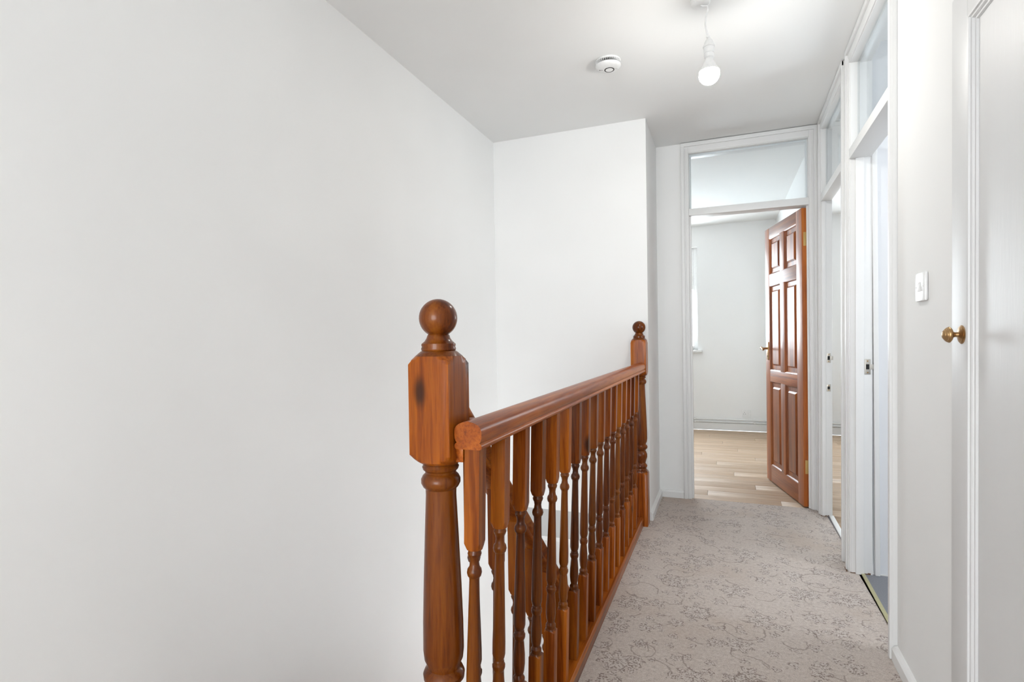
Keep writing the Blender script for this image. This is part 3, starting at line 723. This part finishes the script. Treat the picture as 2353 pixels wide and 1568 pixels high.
stc = empty('staircase', (-1.0, 1.0, -2.6), 'carpeted staircase descending beside the long white wall', 'staircase', 'structure')
RISE, GO = 0.20, 0.20 / 0.9377
for i in range(12):
    y = 0.95 + GO * i; z = -RISE * (i + 1)
    MB().box(XL, SX - 0.02, y, y + GO + 0.02, z - 0.20, z).obj('step', CARPET, stc, 0.008)
tag(MB().box(XL, -0.46, 0.93, 0.95, -0.20, 0.0).obj('trim_nosing', WOOD_X), 'timber nosing at the head of the stairs', 'trim', 'structure')
tag(MB().box(-0.500, -0.462, 0.95, YS, -0.20, -0.001).obj('trim_apron', GLOSS), 'white apron board along the landing edge', 'trim', 'structure')

# ------------------------------------------------------------------ pendant lamp
PX, PY = -0.040, 2.325
pe = empty('pendant_lamp', (PX, PY, CEIL), 'bare lit bulb hanging on white flex from the ceiling', 'lamp')
tr = lambda ox, oy, oz: (lambda x, y, z: (x + ox, y + oy, z + oz))
MB().lathe([(-0.022, 0.012), (-0.021, 0.030), (-0.016, 0.037), (0, 0.039)], 36, None, tr(PX - 0.030, PY, CEIL)).obj('ceiling_rose', PLASTIC, pe)
fx = [(PX - 0.030, PY, 2.482), (PX - 0.022, PY, 2.474), (PX - 0.004, PY, 2.470), (PX - 0.003, PY, 2.455), (PX - 0.010, PY, 2.425), (PX - 0.012, PY, 2.395), (PX - 0.007, PY, 2.365), (PX, PY, 2.340)]
MB().tube(fx, 0.0036, 10).obj('flex', PLASTIC, pe)
hz = [(2.258, 0.0135), (2.262, 0.0185), (2.276, 0.0195), (2.2765, 0.0178), (2.279, 0.0178), (2.2795, 0.0195), (2.302, 0.0205), (2.303, 0.0235), (2.307, 0.0235), (2.308, 0.0200), (2.320, 0.0185), (2.332, 0.0125), (2.338, 0.0065), (2.344, 0.0050)]
MB().lathe(hz, 36, None, tr(PX, PY, 0)).obj('lamp_holder', PLASTIC, pe)
MB().box(PX - 0.010, PX + 0.003, PY - 0.004, PY + 0.004, 2.342, 2.352).obj('flex_knot', PLASTIC, pe, 0.003)
BR, BZ = 0.040, 2.195
bp = [(BZ - BR * math.cos(math.radians(t)), max(0.0008, BR * math.sin(math.radians(t)))) for t in range(0, 109, 6)]
tz, trr = bp[-1]
MB().lathe([(tz - 0.001, trr + 0.0008), (tz + 0.012, trr - 0.006), (2.234, 0.0245), (2.248, 0.0175), (2.258, 0.0140), (2.262, 0.0135)], 36, None, tr(PX, PY, 0)).obj('bulb_collar', PLASTIC, pe)
MB().lathe(bp, 36, None, tr(PX, PY, 0)).obj('bulb', bulb_mat(BULB_W, BR), pe)

# ------------------------------------------------------------------ smoke alarm
AX, AY = -0.510, 2.652
al = empty('smoke_alarm', (AX, AY, CEIL), 'round white smoke alarm with a black ringed button on the ceiling', 'smoke alarm')
MB().lathe([(-0.009, 0.058), (-0.008, 0.061), (-0.002, 0.061), (0, 0.059)], 48, None, tr(AX, AY, CEIL)).obj('base', PLASTIC, al)
MB().lathe([(-0.026, 0.052), (-0.008, 0.052)], 48, None, tr(AX, AY, CEIL)).obj('vent_slot', DARK, al)
fins = MB()
for k in range(36):
    a = 2 * math.pi * k / 36; c_, s_ = math.cos(a), math.sin(a)
    fins.box(0.050, 0.0595, -0.0009, 0.0009, -0.024, -0.008, lambda x, y, z, c_=c_, s_=s_: (AX + x * c_ - y * s_, AY + x * s_ + y * c_, CEIL + z))
fo = fins.obj('vent_fins', PLASTIC, al); fo['kind'] = 'stuff'
MB().lathe([(-0.040, 0.001), (-0.040, 0.030), (-0.0385, 0.046), (-0.034, 0.055), (-0.029, 0.0600), (-0.0245, 0.0615), (-0.0235, 0.058)], 48, None, tr(AX, AY, CEIL)).obj('cover', PLASTIC, al)
MB().lathe([(-0.0412, 0.0205), (-0.0412, 0.0240), (-0.039, 0.0245), (-0.039, 0.0200)], 40, None, tr(AX + 0.004, AY + 0.008, CEIL)).obj('button_ring', DARK, al)
MB().lathe([(-0.0420, 0.001), (-0.0418, 0.018), (-0.040, 0.0205), (-0.039, 0.0205)], 40, None, tr(AX + 0.004, AY + 0.008, CEIL)).obj('test_button', PLASTIC, al)
for (dx, dy) in ((-0.040, -0.003), (-0.031, -0.001)):
    MB().lathe([(-0.0402, 0.001), (-0.0400, 0.0028), (-0.036, 0.0028)], 12, None, tr(AX + dx, AY + dy, CEIL)).obj('indicator_light', DARK, al)
for (dx, dy) in ((0.034, 0.010), (0.041, 0.012)):
    MB().box(AX + dx - 0.0008, AX + dx + 0.0008, AY + dy - 0.006, AY + dy + 0.006, CEIL - 0.0402, CEIL - 0.037).obj('grille_mark', PLASTIC_G, al)
